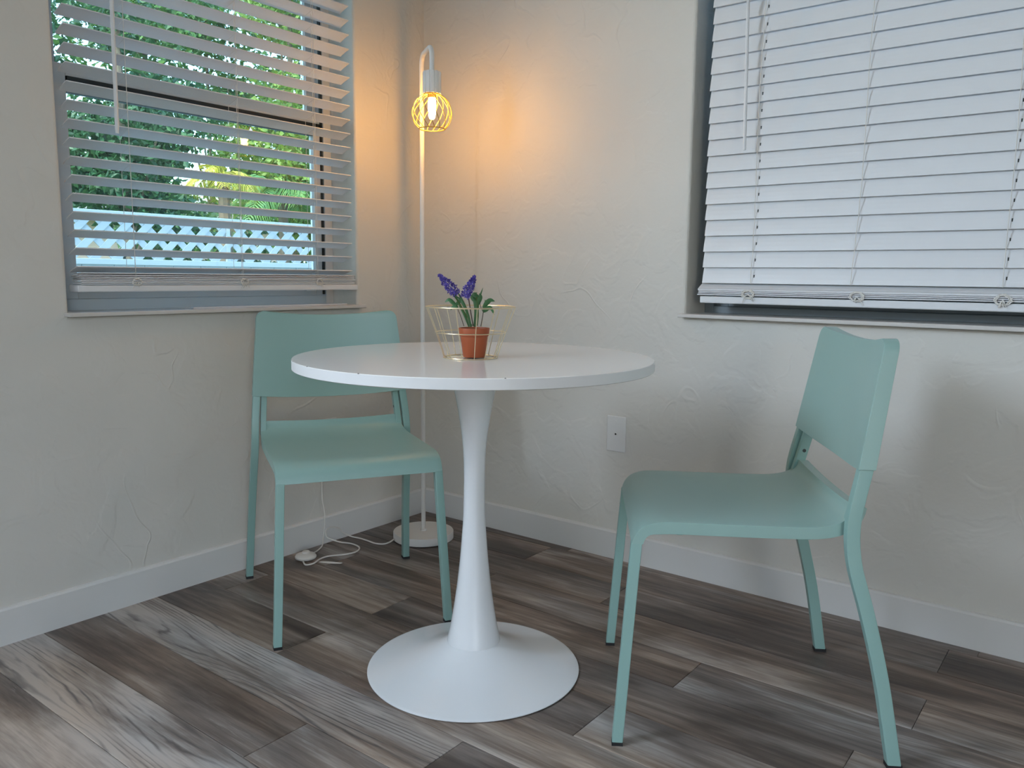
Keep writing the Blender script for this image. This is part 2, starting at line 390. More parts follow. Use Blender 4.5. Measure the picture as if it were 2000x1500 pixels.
# ------------------------------------------------------------------ windows
def bars(mb, axis, lo, hi, u0, u1, z0, z1, w):
    """rectangular ring of bars; lo..hi is the depth range"""
    wl, wr, wb, wt = w
    def bx(a, b, c, d): mb.box(lo, hi, a, b, c, d) if axis == 'x' else mb.box(a, b, lo, hi, c, d)
    bx(u0, u0+wl, z0, z1); bx(u1-wr, u1, z0, z1); bx(u0+wl, u1-wr, z0, z0+wb); bx(u0+wl, u1-wr, z1-wt, z1)
w1 = empty('window_1', (0, 0, 0), kind='structure')
a, b, z0, z1 = WL['a'], WL['b'], .806, WL['z1']
m_ = MB(); bars(m_, 'x', -.195, -.125, a, b, z0, z1, (.052, .034, .040, .05)); m_.build('window_frame', MT['frame'], w1, bevel=.002)
m_ = MB(); bars(m_, 'x', -.188, -.166, a+.05, b-.036, 1.41, z1-.05, (.026, .034, .030, .035)); us = m_.build('upper_sash', MT['frame'], w1, bevel=.0015)
MB().box(-.179, -.175, a+.07, b-.07, 1.43, z1-.075).build('pane', MT['glass'], us)
m_ = MB(); bars(m_, 'x', -.158, -.133, a+.052, b-.040, .846, 1.462, (.034, .030, .045, .0305)); ls = m_.build('lower_sash', MT['frame'], w1, bevel=.0015)
MB().box(-.160, -.131, a+.089, b-.044, 1.391, 1.4315).build('meeting_rail_shade', MT['near_black'], ls)  # dark box paints in the backlit shade on the meeting rail
MB().box(-.149, -.145, a+.08, b-.065, .885, 1.395).build('pane', MT['glass'], ls)
MB().box(-.135, -.1245, b-.0435, b-.0385, .85, 2.0).build('track_gap', MT['near_black'], w1)
m_ = MB(); m_.box(-.131, -.118, -.462, -.420, .862, .868); m_.tube(smooth_path([(-.124, -.455, .868), (-.120, -.448, .878), (-.114, -.436, .884), (-.110, -.424, .880), (-.112, -.418, .870)], 5), .0035, 6)
m_.build('sash_latch', MT['plate'], w1, smooth=True)
tag(MB().box(-.125, .030, WL['a']-.012, WL['b']+.016, .8055, .8158).build('window_sill', MT['sill'], w1, bevel=.002))
w2 = empty('window_2', (0, 0, 0), kind='structure')
a2, b2 = WR['a'], WR['b']
m_ = MB(); bars(m_, 'y', .135, .195, a2, b2, .804, z1, (.030, .03, .030, .05)); m_.build('window_frame', MT['frame2'], w2, bevel=.002)
m_ = MB(); bars(m_, 'y', .155, .178, a2+.03, b2-.03, .834, 1.42, (.04, .04, .05, .03)); s2 = m_.build('lower_sash', MT['frame2'], w2, bevel=.0015)
MB().box(a2+.065, b2-.065, .165, .169, .88, 1.395).build('pane', MT['glass'], s2)
m_ = MB(); bars(m_, 'y', .178, .194, a2+.03, b2-.03, 1.39, z1-.05, (.03, .03, .03, .03)); s3 = m_.build('upper_sash', MT['frame2'], w2, bevel=.0015)
MB().box(a2+.055, b2-.055, .184, .188, 1.415, z1-.075).build('pane', MT['glass'], s3)
MB().box(WR['a']-.012, WR['b']+.012, -.030, .135, .803, .8139).build('window_sill', MT['sill'], w2, bevel=.002)
w3 = empty('window_3', (0, 0, 0), kind='structure')
m_ = MB(); bars(m_, 'x', -.17, -.11, -3.87, -2.53, 1.35, 2.30, (.05, .05, .05, .05)); m_.box(-.16, -.12, -3.22, -3.18, 1.40, 2.25); m_.build('window_frame', MT['frame'], w3)
d1 = empty('added_fill_door', (0, 0, 0), kind='structure')  # made-up glazed door, added as an opening for the side fill light
m_ = MB(); bars(m_, 'x', RX+.05, RX+.11, -4.7, -3.1, .02, 2.28, (.09, .09, .12, .09)); m_.box(RX+.06, RX+.10, -3.94, -3.86, .14, 2.19); m_.build('fill_door_frame', MT['frame'], d1)

# ------------------------------------------------------------------ venetian blinds
def slat_mesh(L, W=.047, T=.0028, axis='y', holes=()):
    """slat along axis, centred; slight crown"""
    n = 4; vs = []; fs = []
    for e in (-L/2, L/2):
        for i in range(n+1):
            c = -W/2+W*i/n; h = .0012*(1-(2*i/n-1)**2); vs.append((c, e, h+T/2))
        for i in range(n, -1, -1):
            c = -W/2+W*i/n; h = .0012*(1-(2*i/n-1)**2); vs.append((c, e, h-T/2))
    m = 2*(n+1)
    for i in range(m): fs.append((i, (i+1) % m, m+(i+1) % m, m+i))
    fs.append(tuple(range(m))[::-1]); fs.append(tuple(range(m, 2*m)))
    if axis == 'x': vs = [(y, x, z) for x, y, z in vs]
    me = bpy.data.meshes.new('slat'); me.from_pydata(vs, [], fs)
    bm = bmesh.new(); bm.from_mesh(me); bmesh.ops.recalc_face_normals(bm, faces=bm.faces); bm.to_mesh(me); bm.free()
    me.materials.append(MT['blind']); return me
def knot(mb, c, nrm, s=1.0, rnd=None):
    """frayed bow of cord"""
    rnd = rnd or random.Random(3); c = Vector(c)
    side = Vector((0, 1, 0)) if abs(nrm[0]) > .5 else Vector((1, 0, 0)); n = Vector(nrm)
    for k in range(5):
        a = rnd.uniform(0, 2*PI); pts = []
        for t in range(9):
            q = a+t*PI/4*1.05; r = (.006+.004*rnd.random())*s
            pts.append(c+side*(math.cos(q)*r*1.4)+Vector((0,0,1))*(math.sin(q)*r)+n*(.002+.001*(t % 3)))
        mb.tube(pts, .0009*s, 5)
    for k in range(4):
        dx = rnd.uniform(-.014, .014)*s; dz = -rnd.uniform(.006, .017)*s
        mb.tube(smooth_path([c+n*.003, c+side*dx*.6+Vector((0,0,dz*.4))+n*.006, c+side*dx+Vector((0,0,dz))+n*.003], 3), .0008*s, 5)

def blind_left():
    root = empty('window_blind', (-.010, -.821, 2.03), label='white slatted blind tilted open over the garden window', cat='blind')
    def T(p): return tuple(Vector(p)-Vector((-.010, -.821, 2.03)))
    L = .918; yc = -.8205; tilt = math.radians(20.5); me = slat_mesh(L)
    xb = -.040; xc = xb+.022
    z = .918; k = 0
    while z < 1.985:
        o = bpy.data.objects.new('slat', me); COL.objects.link(o); o.parent = root
        o.location = T((xc, yc, z+.0082)); o.rotation_euler = (0, -tilt if k else -math.radians(17), 0); z += .0455; k += 1
    rr = random.Random(5)
    for i in range(7):
        o = bpy.data.objects.new('slat', me); COL.objects.link(o); o.parent = root
        o.location = T((-.014+rr.uniform(-.002, .002), yc+.004+rr.uniform(-.003, .003), .8885+i*.0042)); o.rotation_euler = (0, -math.radians([0, 0, 0, 1, 2, 4, 7][i]), math.radians(rr.uniform(-.25, .25)))
    MB().box(*[c for q in zip(T((-.041, -1.284, .8675)), T((.011, -.344, .8855))) for c in q]).build('bottom_rail', MT['blind'], root, bevel=.003)
    MB().box(*[c for q in zip(T((-.05, -1.292, 1.995)), T((.012, -.349, 2.05))) for c in q]).build('headrail', MT['blind'], root, bevel=.003)
    for y in (-1.128, -.795, -.512):
        mb = MB()
        for x in (xb-.001, xb+.046): mb.tube([T((x, y, 2.0)), T((x, y, .89))], .0007, 5)
        z = .918
        while z < 1.985:
            mb.tube([T((xb-.001, y, z-.003)), T((xb+.046, y, z+.0125))], .0005, 4); z += .0455
        mb.build('ladder_cord', MT['cord'], root)
        mb = MB(); mb.tube([T((xc, y+.012, 2.0)), T((xc, y+.012, .88))], .0009, 5); mb.build('lift_cord', MT['cord'], root)
        mb = MB(); knot(mb, T((.010, y, .894)), (1, 0, 0), 1.15, random.Random(int(-y*100))); mb.build('cord_knot', MT['cord'], root, smooth=True)
    wl = MB().tube([T((.030, -1.166, 1.99)), T((.031, -1.168, 1.65)), T((.030, -1.171, 1.283))], .0052, 8).build('tilt_wand', MT['blind'], root, smooth=True)
    MB().tube([T((.030, -1.1712, 1.2835)), T((.030, -1.1712, 1.2745))], .0043, 10).build('wand_tip', MT['blind'], wl, smooth=True)
    return root
blind_left()

def blind_right():
    O = Vector((1.665, .02, 2.03))
    root = empty('window_blind', O, label='white slatted blind closed flat over the right-hand window', cat='blind')
    def T(p): return tuple(Vector(p)-O)
    x0, x1 = 1.124, 2.206; L = x1-x0; xc = (x0+x1)/2
    me = slat_mesh(L, .051, axis='x')
    z = .906; rr = random.Random(8)
    ta = math.radians(76)
    while z < 1.985:
        o = bpy.data.objects.new('slat', me); COL.objects.link(o); o.parent = root
        # lower edge towards the room at y=.016, upper edge behind
        cy = .016+.0255*math.cos(ta); cz = z+.0255*math.sin(ta)
        o.location = T((xc+rr.uniform(-.0012, .0012), cy, cz)); o.rotation_euler = (ta+math.radians(rr.uniform(-.6, .6)), 0, 0); z += .0458
    for i in range(6):
        o = bpy.data.objects.new('slat', me); COL.objects.link(o); o.parent = root
        o.location = T((xc-.004+rr.uniform(-.002, .002), .022, .8725+i*.0052)); o.rotation_euler = (math.radians([0, 1, 3, 6, 12, 26][i]), 0, math.radians(rr.uniform(-.15, .15)))
    MB().box(*[c for q in zip(T((x0+.002, -.003, .8475)), T((x1, .048, .8675))) for c in q]).build('bottom_rail', MT['blind'], root, bevel=.003)
    MB().box(*[c for q in zip(T((x0-.01, -.01, 1.995)), T((x1+.01, .055, 2.05))) for c in q]).build('headrail', MT['blind'], root, bevel=.003)
    for j, (xt, xb) in enumerate(((1.278, 1.272), (1.566, 1.549), (1.893, 1.900), (2.14, 2.14))):
        mb = MB(); pts = []; n = 24
        for i in range(n+1):
            t = i/n; z = 1.99+(.905-1.99)*t
            pts.append(T((xt+(xb-xt)*t*t+.003*math.sin(t*9+j), .010+.002*math.sin(t*70), z)))
        mb.tube(pts, .0011, 5); mb.build('ladder_cord', MT['cord'], root)
        z = .93
        while z < 1.98 and j != 1:
            t = (1.99-z)/(1.99-.905); x = xt+(xb-xt)*t*t+.003*math.sin(t*9+j)+.006
            MB().box(*[c for q in zip(T((x-.0014, .0178, z-.015)), T((x+.0014, .0230, z+.001))) for c in q]).build('cord_hole', MT['near_black'], root, fix=False); z += .0458
        mb = MB(); knot(mb, T((xb+(.020 if j == 1 else .002), -.004, .876)), (0, -1, 0), 1.5, random.Random(20+j)); mb.build('cord_knot', MT['cord'], root, smooth=True)
    wl = MB().tube([T((1.240, -.026, 1.99)), T((1.244, -.028, 1.65)), T((1.2525, -.028, 1.285))], .0048, 8).build('tilt_wand', MT['blind'], root, smooth=True)
    MB().tube([T((1.2526, -.028, 1.286)), T((1.2528, -.028, 1.274))], .0040, 10).build('wand_tip', MT['blind'], wl, smooth=True)
blind_right()
# spare slat lying on the left sill
o = MB().box(-.29, .29, -.024, .024, 0, .0045).build('spare_slat', MT['blind'], bevel=.0008); o.location = (-.040, -.660, .8160); o.rotation_euler = (0, 0, PI/2)
tag(o, 'loose white slat lying on the left window sill under the blind', 'slat')

# ------------------------------------------------------------------ wall plates
def wall_plate(name, loc, rz, label, cat, kind):
    e = empty(name, loc, rz, label=label, cat=cat)
    MB().box(-.035, .035, -.006, 0, -.0585, .0585).build('plate', MT['plate'], e, bevel=.003)
    if kind == 'coax':
        mb = MB(); mb.lathe([(.0001, 0), (.0055, 0), (.0055, .0012), (.0001, .0012)], 20); mb.v = [(x, -.0062-z, y) for x, y, z in mb.v]; mb.build('collar', MT['plate'], e)
        mb = MB(); mb.lathe([(.0001, 0), (.0030, 0), (.0030, .0016), (.0001, .0016)], 16); mb.v = [(x, -.0064-z, y) for x, y, z in mb.v]; mb.build('hole', MT['rubber'], e)
        for s in (-1, 1):
            mb = MB(); mb.lathe([(.0001, 0), (.0026, 0), (.0022, .001), (.0001, .0013)], 12); mb.v = [(x, -.006-z, y+s*.0415) for x, y, z in mb.v]; mb.build('screw', MT['plate'], e)
    else:
        for s in (-1, 1):
            r = MB().box(-.017, .017, -.0075, -.005, s*.0195-.014, s*.0195+.014).build('receptacle', MT['plate'], e, bevel=.001)
            MB().box(-.007, -.0055, -.008, -.006, s*.0195-.004, s*.0195+.005).box(.0055, .007, -.008, -.006, s*.0195-.004, s*.0195+.005).build('slot', MT['rubber'], r)
    return e
wall_plate('wall_plate', (.8555, 0, .4168), 0, 'white wall plate with a small black hole in its centre', 'wall plate', 'coax')
wall_plate('power_outlet', (0, -.478, .374), PI/2, 'white power outlet on the left wall behind the left chair', 'outlet', 'out')

# ------------------------------------------------------------------ table
tb = empty('bistro_table', (.9836, -.8647, 0), label='round white pedestal table with tulip base', cat='table')
ZT = .7402
pr = [(0, ZT), (.3990, ZT), (.4004, ZT-.0012), (.4004, ZT-.0208), (.3985, ZT-.0222), (0, ZT-.0222)]
top = MB().lathe([(.0001, ZT-.0222), (.3985, ZT-.0222), (.4004, ZT-.0208), (.4004, ZT-.0012), (.3994, ZT), (.0001, ZT)], 160).build('tabletop', MT['white'], tb, smooth=True)
top.data.materials.append(MT['edge'])
for p_ in top.data.polygons:
    if abs(p_.normal.z) < .3: p_.material_index = 1
ped = [(.0001, .068), (.0625, .068), (.0618, .072), (.0560, .100), (.0505, .130), (.0415, .190), (.0340, .255), (.0290, .315), (.0255, .370), (.0243, .430), (.0248, .500), (.0285, .550), (.0340, .590), (.0425, .640), (.0520, .685), (.0600, .712), (.0640, .7178), (.0001, .7178)]
pp = [(r, z) for r, z in ped]
sm = [pp[0]]+[(v.x, v.y) for v in smooth_path([(r, z, 0) for r, z in pp[1:-1]], 4)]+[pp[-1]]
MB().lathe(sm, 72).build('pedestal', MT['lacq'], tb, smooth=True)
bs = smooth_path([(.060, .0695, 0), (.066, .0660, 0), (.078, .0590, 0), (.100, .0475, 0), (.140, .031, 0), (.185, .0185, 0), (.225, .0095, 0), (.2462, .0052, 0)], 4)
MB().lathe([(.0001, .0695)]+[(v.x, v.y) for v in bs]+[(.2492, .0040), (.2490, .0022), (.2465, .0015), (.0001, .0015)], 128).build('base', MT['lacq'], tb, smooth=True)
MB().lathe([(.0001, 0), (.243, 0), (.243, .0016), (.0001, .0016)], 96).build('base_pad', MT['rubber'], tb)
# chips on the rim of the top
mb = MB()
for ang, r in ((-105, .0016), (-82, .0022), (-42, .0018), (-120, .0011)):
    A = math.radians(ang); mb.lathe([(.0001, 0), (r, 0), (r*.6, .0008), (.0001, .0008)], 8, (.3996*math.cos(A), .3996*math.sin(A), ZT-.0004))
mb.build('rim_chip', MT['rubber'], tb)

# ------------------------------------------------------------------ chairs
def make_chair(label):
    root = empty('dining_chair', label=label, cat='chair', group='mint plastic chairs around the white table')
    # seat: profile rear -> front
    prof = [(-.1620, .4985, .2035), (-.1585, .4850, .2050), (-.1490, .4725, .2070), (-.1300, .4630, .2085), (-.1000, .4575, .2100), (-.06, .4560, .2105), (.02, .4560, .2115), (.10, .4565, .2115), (.165, .4570, .2115),
            (.198, .4555, .2115), (.219, .4500, .2115), (.2345, .4405, .2115), (.2450, .4260, .2115), (.2505, .4085, .2118)]
    prof = [tuple(v) for v in smooth_path(prof, 3)]
    N = len(prof); nu = 16; th = .0260; vs = []; fs = []
    def nrm(i):
        a = prof[max(i-1, 0)]; b = prof[min(i+1, N-1)]; t = Vector((b[0]-a[0], b[1]-a[1])).normalized(); return Vector((t.y, -t.x))
    for side in (0, 1):
        for i, (y, z, w) in enumerate(prof):
            n_ = nrm(i); flat = max(0, min(1, (y+.17)/.12))*max(0, min(1, (.235-y)/.07)) if z > .44 else 0
            for j in range(nu+1):
                u = -1+2*j/nu; dip = -.0065*(1-u*u)*flat - (.006*(1-u*u) if i < 8 else 0)*(1-i/8)
                rd = -.0022*max(0, (abs(u)-.965)/.035)**2 if side == 0 else 0
                tk = th-.0045*max(0, min(1, (y-.20)/.03)); yy = y + n_.x*(tk if side else 0); zz = z + n_.y*(tk if side else 0) + dip + rd
                if i == N-1: zz = prof[-1][1]
                vs.append((u*w, yy, zz))
    W = nu+1
    for i in range(N-1):
        for j in range(nu):
            a = i*W+j; fs.append((a, a+1, a+W+1, a+W)); b = N*W+a; fs.append((b, b+W, b+W+1, b+1))
    for i in range(N-1):
        for j in (0, nu):
            a = i*W+j; fs.append((a, a+W, N*W+a+W, N*W+a))
    for j in range(nu):
        fs.append((j, N*W+j, N*W+j+1, j+1)); a = (N-1)*W+j; fs.append((a, a+1, N*W+a+1, N*W+a))
    seat = MB().add(vs, fs).build('seat', MT['mint'], root, smooth=True, bevel=.0028, seg=3)
    for sx in (-.17, .17):
        for y in (.155, -.09): MB().lathe([(.0001, 0), (.010, 0), (.011, .002), (.011, .012), (.0001, .012)], 16, (sx, y, .4200)).build('stacking_stud', MT['mintm'], seat, smooth=True)
    # rails under the seat
    mb = MB()
    for s in (-1, 1): mb.sweep([(s*.186, -.10, .434), (s*.186, .17, .434)], .018, .010)
    mb.build('seat_rail', MT['mintm'], root)
    # backrest
    nu, nv = 24, 22; vs = []; R = .023; zb, zt = .5715, .8125
    vv = [0, .012, .05]+[.05+(.80-.05)*i/11 for i in range(1, 12)]+[.80+.20*math.sin(i/8*PI/2) for i in range(1, 9)]
    nv = len(vv)-1
    for side in (0, 1):
        for v in vv:
            zbase = zb+(zt-zb)*v; hw = .2265-(.2265-.2045)*v
            dz = zt-zbase
            if dz < R: hw -= R-math.sqrt(max(0, R*R-(R-dz)**2))
            for j in range(nu+1):
                u = -1+2*j/nu; c = 1-u*u
                z = zbase-.0125*c*(1 if v > .5 else 1)
                yf = -.1595-.0405*v-.0175*c**1.35
                y = yf if side == 0 else -.1595-.0405*v-.0315-.0035*c+.004*v
                vs.append((u*hw, y, z))
    fs = []; W = nu+1; H = (nv+1)*W
    for i in range(nv):
        for j in range(nu):
            a = i*W+j; fs.append((a, a+1, a+W+1, a+W)); b = H+a; fs.append((b, b+W, b+W+1, b+1))
    for i in range(nv):
        for j in (0, nu): a = i*W+j; fs.append((a, a+W, H+a+W, H+a))
    for j in range(nu): fs.append((j, H+j, H+j+1, j+1)); a = nv*W+j; fs.append((a, a+1, H+a+1, H+a))
    MB().add(vs, fs).build('backrest', MT['mint'], root, smooth=True, bevel=.0028, seg=3)
    # legs
    for s in (-1, 1):
        lg = MB().sweep([(s*.2210, .2675, .006), (s*.2110, .2540, .21), (s*.2015, .2405, .411)], .0205, .0215).build('front_leg', MT['mintm'], root, smooth=True, bevel=.0018)
        MB().box(s*.221-.0105, s*.221+.0105, .2565, .2785, 0, .0075).build('rubber_foot', MT['rubber'], lg)
        path = smooth_path([(s*.2445, -.2535, .006), (s*.2370, -.2225, .170), (s*.2312, -.1900, .298), (s*.2270, -.1655, .380), (s*.2242, -.1575, .430), (s*.2228, -.1570, .470), (s*.2205, -.1620, .507), (s*.2145, -.1755, .572), (s*.2070, -.1890, .640)], 4)
        lg = MB().sweep(path, .0205, .0255).build('rear_leg', MT['mintm'], root, smooth=True, bevel=.0022)
        MB().box(s*.2445-.0105, s*.2445+.0105, -.2675, -.2400, 0, .0075).build('rubber_foot', MT['rubber'], lg)
        st = MB().sweep([(s*.2005, -.1570, .458), (s*.1985, -.1680, .50), (s*.1930, -.1850, .575), (s*.189, -.194, .61)], .0165, .022).build('back_strut', MT['mintm'], root, smooth=True, bevel=.0015)
        mb = MB(); mb.lathe([(.0001, 0), (.0042, 0), (.0042, .0012), (.0001, .0012)], 14)
        mb.v = [(s*.1895-s*z, -.1735+x, .519+y) for x, y, z in mb.v]; mb.build('screw', MT['screw'], st)
    return root
def copy_tree(o, parent=None):
    c = o.copy(); COL.objects.link(c); c.parent = parent
    for ch in list(o.children): copy_tree(ch, c)
    return c
ch1 = make_chair('mint green plastic chair on the left, partly behind the table')
ch1.location = (.4250, -.7745, 0); ch1.rotation_euler = (0, 0, -2.0912)
ch2 = copy_tree(ch1)
ch2['label'] = 'mint green plastic chair on the right, seen from its side below the closed blind'
ch2.location = (1.5200, -.5999, 0); ch2.rotation_euler = (0, 0, 2.1397)

# ------------------------------------------------------------------ floor lamp
LP = Vector((.234, -.255, 0)); hk = Vector((.841, -.541, 0))
lamp = empty('floor_lamp', LP, label='slim white floor lamp with brass wire cage shade in the corner', cat='lamp')
MB().lathe([(.0001, .002), (.103, .002), (.1055, .004), (.1055, .027), (.1040, .0295), (.0001, .0295)], 72).build('base', MT['lampw'], lamp, smooth=True)
MB().lathe([(.0001, 0), (.101, 0), (.101, .0025), (.0001, .0025)], 48).build('base_pad', MT['rubber'], lamp)
HK, ER, HT = .138, .031, 1.6285
pts = [Vector((0, 0, .029)), Vector((0, 0, .8)), Vector((0, 0, HT-ER-.02))]
for i in range(0, 9): a_ = PI/2*i/8; pts.append(hk*(ER-ER*math.cos(a_))+Vector((0, 0, HT-ER+ER*math.sin(a_))))
for i in range(0, 9): a_ = PI/2*i/8; pts.append(hk*(HK-ER+ER*math.sin(a_))+Vector((0, 0, HT-ER+ER*math.cos(a_))))
HX = hk*HK; pts += [HX+Vector((0, 0, 1.575)), HX+Vector((0, 0, 1.546))]
MB().tube(pts, .0076, 16).build('pole', MT['lampw'], lamp, smooth=True)
MB().lathe([(.0001, .0295), (.011, .0295), (.011, .034), (.008, .036), (.0001, .036)], 24).build('pole_collar', MT['lampw'], lamp, smooth=True)
c_ = (HX.x, HX.y, 0)
MB().lathe([(.0001, 1.4825), (.0285, 1.4825), (.0290, 1.484), (.0290, 1.544), (.0275, 1.5485), (.010, 1.551), (.0001, 1.551)], 96, c_, flute=lambda i: -.09*(i % 8 < 2)).build('socket', MT['lampw'], lamp, smooth=True)
# cage: globe, flat open bottom
CZ, CR = 1.4230, .0625
cage = MB()
def cp(th, ph): return Vector((HX.x+CR*math.sin(th)*math.cos(ph), HX.y+CR*math.sin(th)*math.sin(ph), CZ+CR*math.cos(th)*(.98 if math.cos(th) < 0 else 1.0)))
t0, t1 = math.radians(22), math.radians(140)
for k in range(15):
    for tw in ((1.05,),):
        pts = []
        for i in range(19):
            t = i/18; th = t0+(t1-t0)*t; pts.append(cp(th, 2*PI*k/15+tw[0]*t))
        cage.tube(pts, .0013, 6)
for th in (t0, t1):
    cage.tube([cp(th, 2*PI*i/40) for i in range(40)], .0018 if th == t1 else .0022, 6, closed=True)
cage.build('cage_shade', MT['yellow'], lamp, smooth=True)
MB().lathe([(.0001, 1.470), (.012, 1.470), (.0135, 1.474), (.0135, 1.484), (.0001, 1.484)], 24, c_).build('bulb_cap', MT['yellow'], lamp, smooth=True)
MB().lathe([(.0001, 1.4045), (.005, 1.4055), (.0085, 1.409), (.0108, 1.417), (.0125, 1.433), (.0128, 1.447), (.0118, 1.460), (.0100, 1.470), (.0001, 1.470)], 32, c_).build('bulb', emit('glowing_bulb', (1.0, .465, .085), 240), lamp, smooth=True)
# cord and foot switch (positions in the room, relative to the lamp base)
def W(p): return Vector(p)-LP
cab = MB()
cab.tube([W(p) for p in smooth_path([(.186, -.349, .012), (.183, -.372, .0045), (.178, -.395, .0035), (.150, -.408, .0035), (.110, -.405, .0035), (.070, -.405, .0035), (.036, -.415, .006), (.022, -.425, .014), (.016, -.440, .026)], 6)], .0026, 8)
cab.tube([W(p) for p in smooth_path([(.016, -.440, .026), (.017, -.452, .040), (.017, -.480, .052), (.018, -.505, .052), (.022, -.515, .038), (.026, -.505, .020), (.050, -.478, .005), (.090, -.462, .0035), (.140, -.470, .0035), (.165, -.505, .0035), (.158, -.545, .0035), (.130, -.590, .0035), (.128, -.625, .0035), (.145, -.668, .0035), (.135, -.690, .0035), (.110, -.680, .006)], 6)], .0026, 8)
cab.tube([W(p) for p in smooth_path([(.080, -.628, .010), (.060, -.585, .0035), (.038, -.545, .006), (.020, -.525, .022), (.016, -.516, .050), (.0155, -.513, .075), (.014, -.512, .11), (.004, -.512, .16), (.0035, -.510, .24), (.008, -.500, .30), (.022, -.488, .335), (.022, -.482, .352)], 6)], .0022, 8)
cab.build('cord', MT['cable'], lamp, smooth=True)
MB().box(*[c for q in zip(W((.006, -.497, .340)), W((.030, -.463, .368))) for c in q]).build('plug', MT['cable'], lamp, bevel=.004)
sw = MB().lathe([(.0001, .001), (.026, .001), (.0335, .005), (.0345, .010), (.031, .0155), (.020, .0195), (.0001, .0205)], 40, tuple(W((.085, -.650, 0)))).build('foot_switch', MT['cable'], lamp, smooth=True)
MB().lathe([(.0001, .019), (.0125, .019), (.0125, .0245), (.010, .0268), (.0001, .0275)], 28, tuple(W((.084, -.648, 0)))).build('switch_button', MT['cable'], sw, smooth=True)
mb = MB(); q = [W(p) for p in smooth_path([(.150, -.645, .004), (.172, -.640, .006), (.196, -.625, .0045), (.214, -.612, .004)], 5)]
vs = []
for i, p_ in enumerate(q):
    t = i/(len(q)-1); h = .004+.007*math.sin(t*PI); vs += [p_+Vector((.6*h, .8*h, .0008)), p_-Vector((.6*h, .8*h, .0008)), p_-Vector((.6*h, .8*h, -.0004)), p_+Vector((.6*h, .8*h, .002))]
fs = [(i*4+k, i*4+(k+1) % 4, i*4+4+(k+1) % 4, i*4+4+k) for i in range(len(q)-1) for k in range(4)]
mb.add(vs, fs).build('cord_tag', MT['cable'], lamp)

# ------------------------------------------------------------------ wire basket and potted flowers on the table
BC = Vector((.9990, -.8985, ZT))
bk = empty('wire_basket', BC, label='gold wire basket standing on the white table around the small pot', cat='basket')
ring = lambda r, z, n=64: [(r*math.cos(2*PI*i/n), r*math.sin(2*PI*i/n), z) for i in range(n)]
MB().tube(ring(.0985, .1120), .0015, 8, closed=True).build('rim', MT['gold'], bk, smooth=True)
MB().tube(ring(.0772, .0565), .0011, 8, closed=True).build('hoop', MT['gold'], bk, smooth=True)
MB().tube(ring(.0590, .0016), .0013, 8, closed=True).build('base_ring', MT['gold'], bk, smooth=True)
for k in range(14):
    a_ = 2*PI*(k+.35)/14+.03*math.sin(k*2.3); c, s = math.cos(a_), math.sin(a_)
    MB().tube([(r*c, r*s, z) for r, z in ((.0985, .1120), (.0872, .083), (.0772, .0565), (.0690, .033), (.0590, .0018))], .0009, 6).build('upright_wire', MT['gold'], bk, smooth=True)
for a_ in (.4, .4+PI/2):
    MB().tube([(.059*math.cos(a_), .059*math.sin(a_), .0012), (-.059*math.cos(a_), -.059*math.sin(a_), .0012)], .0009, 6).build('base_wire', MT['gold'], bk, smooth=True)
PC = Vector((1.0060, -.8945, ZT+.0023))
pot = empty('potted_flowers', PC, YAW, label='terracotta coloured pot of purple flowers inside the wire basket', cat='plant')
MB().lathe([(.0001, 0), (.0235, 0), (.0243, .001), (.0302, .0455), (.0302, .0460), (.0325, .0468), (.0342, .0625), (.0338, .0640), (.0318, .0640), (.0308, .0580), (.0285, .0570), (.0001, .0570)], 56).build('pot', MT['terra'], pot, smooth=True)
MB().lathe([(.0001, .0620), (.010, .0622), (.022, .0608), (.0310, .0590), (.0310, .0560), (.0001, .0560)], 32).build('soil', MT['soil'], pot, smooth=True)
S = .00113
def Q(px, py, d=0): return Vector(((px-926)*S, d, (696.5-py)*S))
PETAL = leafmat('violet_petal', (.085, .055, .36), (.30, .24, .74), 60)
def flower(p0, p1, seed):
    rnd = random.Random(seed); mb = MB(); ax = (p1-p0); Ln = ax.length; t_ = ax.normalized()
    u_ = t_.cross(Vector((0, 1, 0))).normalized(); v_ = t_.cross(u_)
    mb.tube([p0, p1], .0012, 5)
    for i in range(40):
        t = (i+.5)/40; a = i*2.399+rnd.uniform(-.4, .4); r = rnd.uniform(.0105, .0165)*math.sin(PI*min(1, t*.75+.28))**.8*(1 if t < .75 else .78)
        c = p0+t_*(Ln*t)+(u_*math.cos(a)+v_*math.sin(a))*r*.62
        d = ((u_*math.cos(a)+v_*math.sin(a))+t_*.35+Vector((rnd.uniform(-.3, .3), rnd.uniform(-.3, .3), rnd.uniform(-.3, .3)))).normalized()
        e1 = d.cross(t_).normalized(); e2 = d.cross(e1)
        R0 = rnd.uniform(.0044, .0072)
        for k in range(5):
            b_ = 2*PI*k/5+rnd.random(); dd = (e1*math.cos(b_)+e2*math.sin(b_)); sd_ = d.cross(dd)
            tip = c+dd*R0+d*.0035
            mb.add([c, c+dd*R0*.55+sd_*.0016+d*.0024, tip, c+dd*R0*.55-sd_*.0016+d*.0024, c+d*.0004+dd*R0*.5-d*.0008], [(0,1,2,3), (0,3,2,4), (0,4,2,1)])
        mb.tube([c-d*.004, c+d*.001], .0011, 4)
    return mb
flower(Q(893, 576, -.004), Q(859, 539, -.004), 4).build('flower_spike', PETAL, pot, fix=False)
flower(Q(908, 581, -.012), Q(927, 541, -.010), 9).build('flower_spike', PETAL, pot, fix=False)
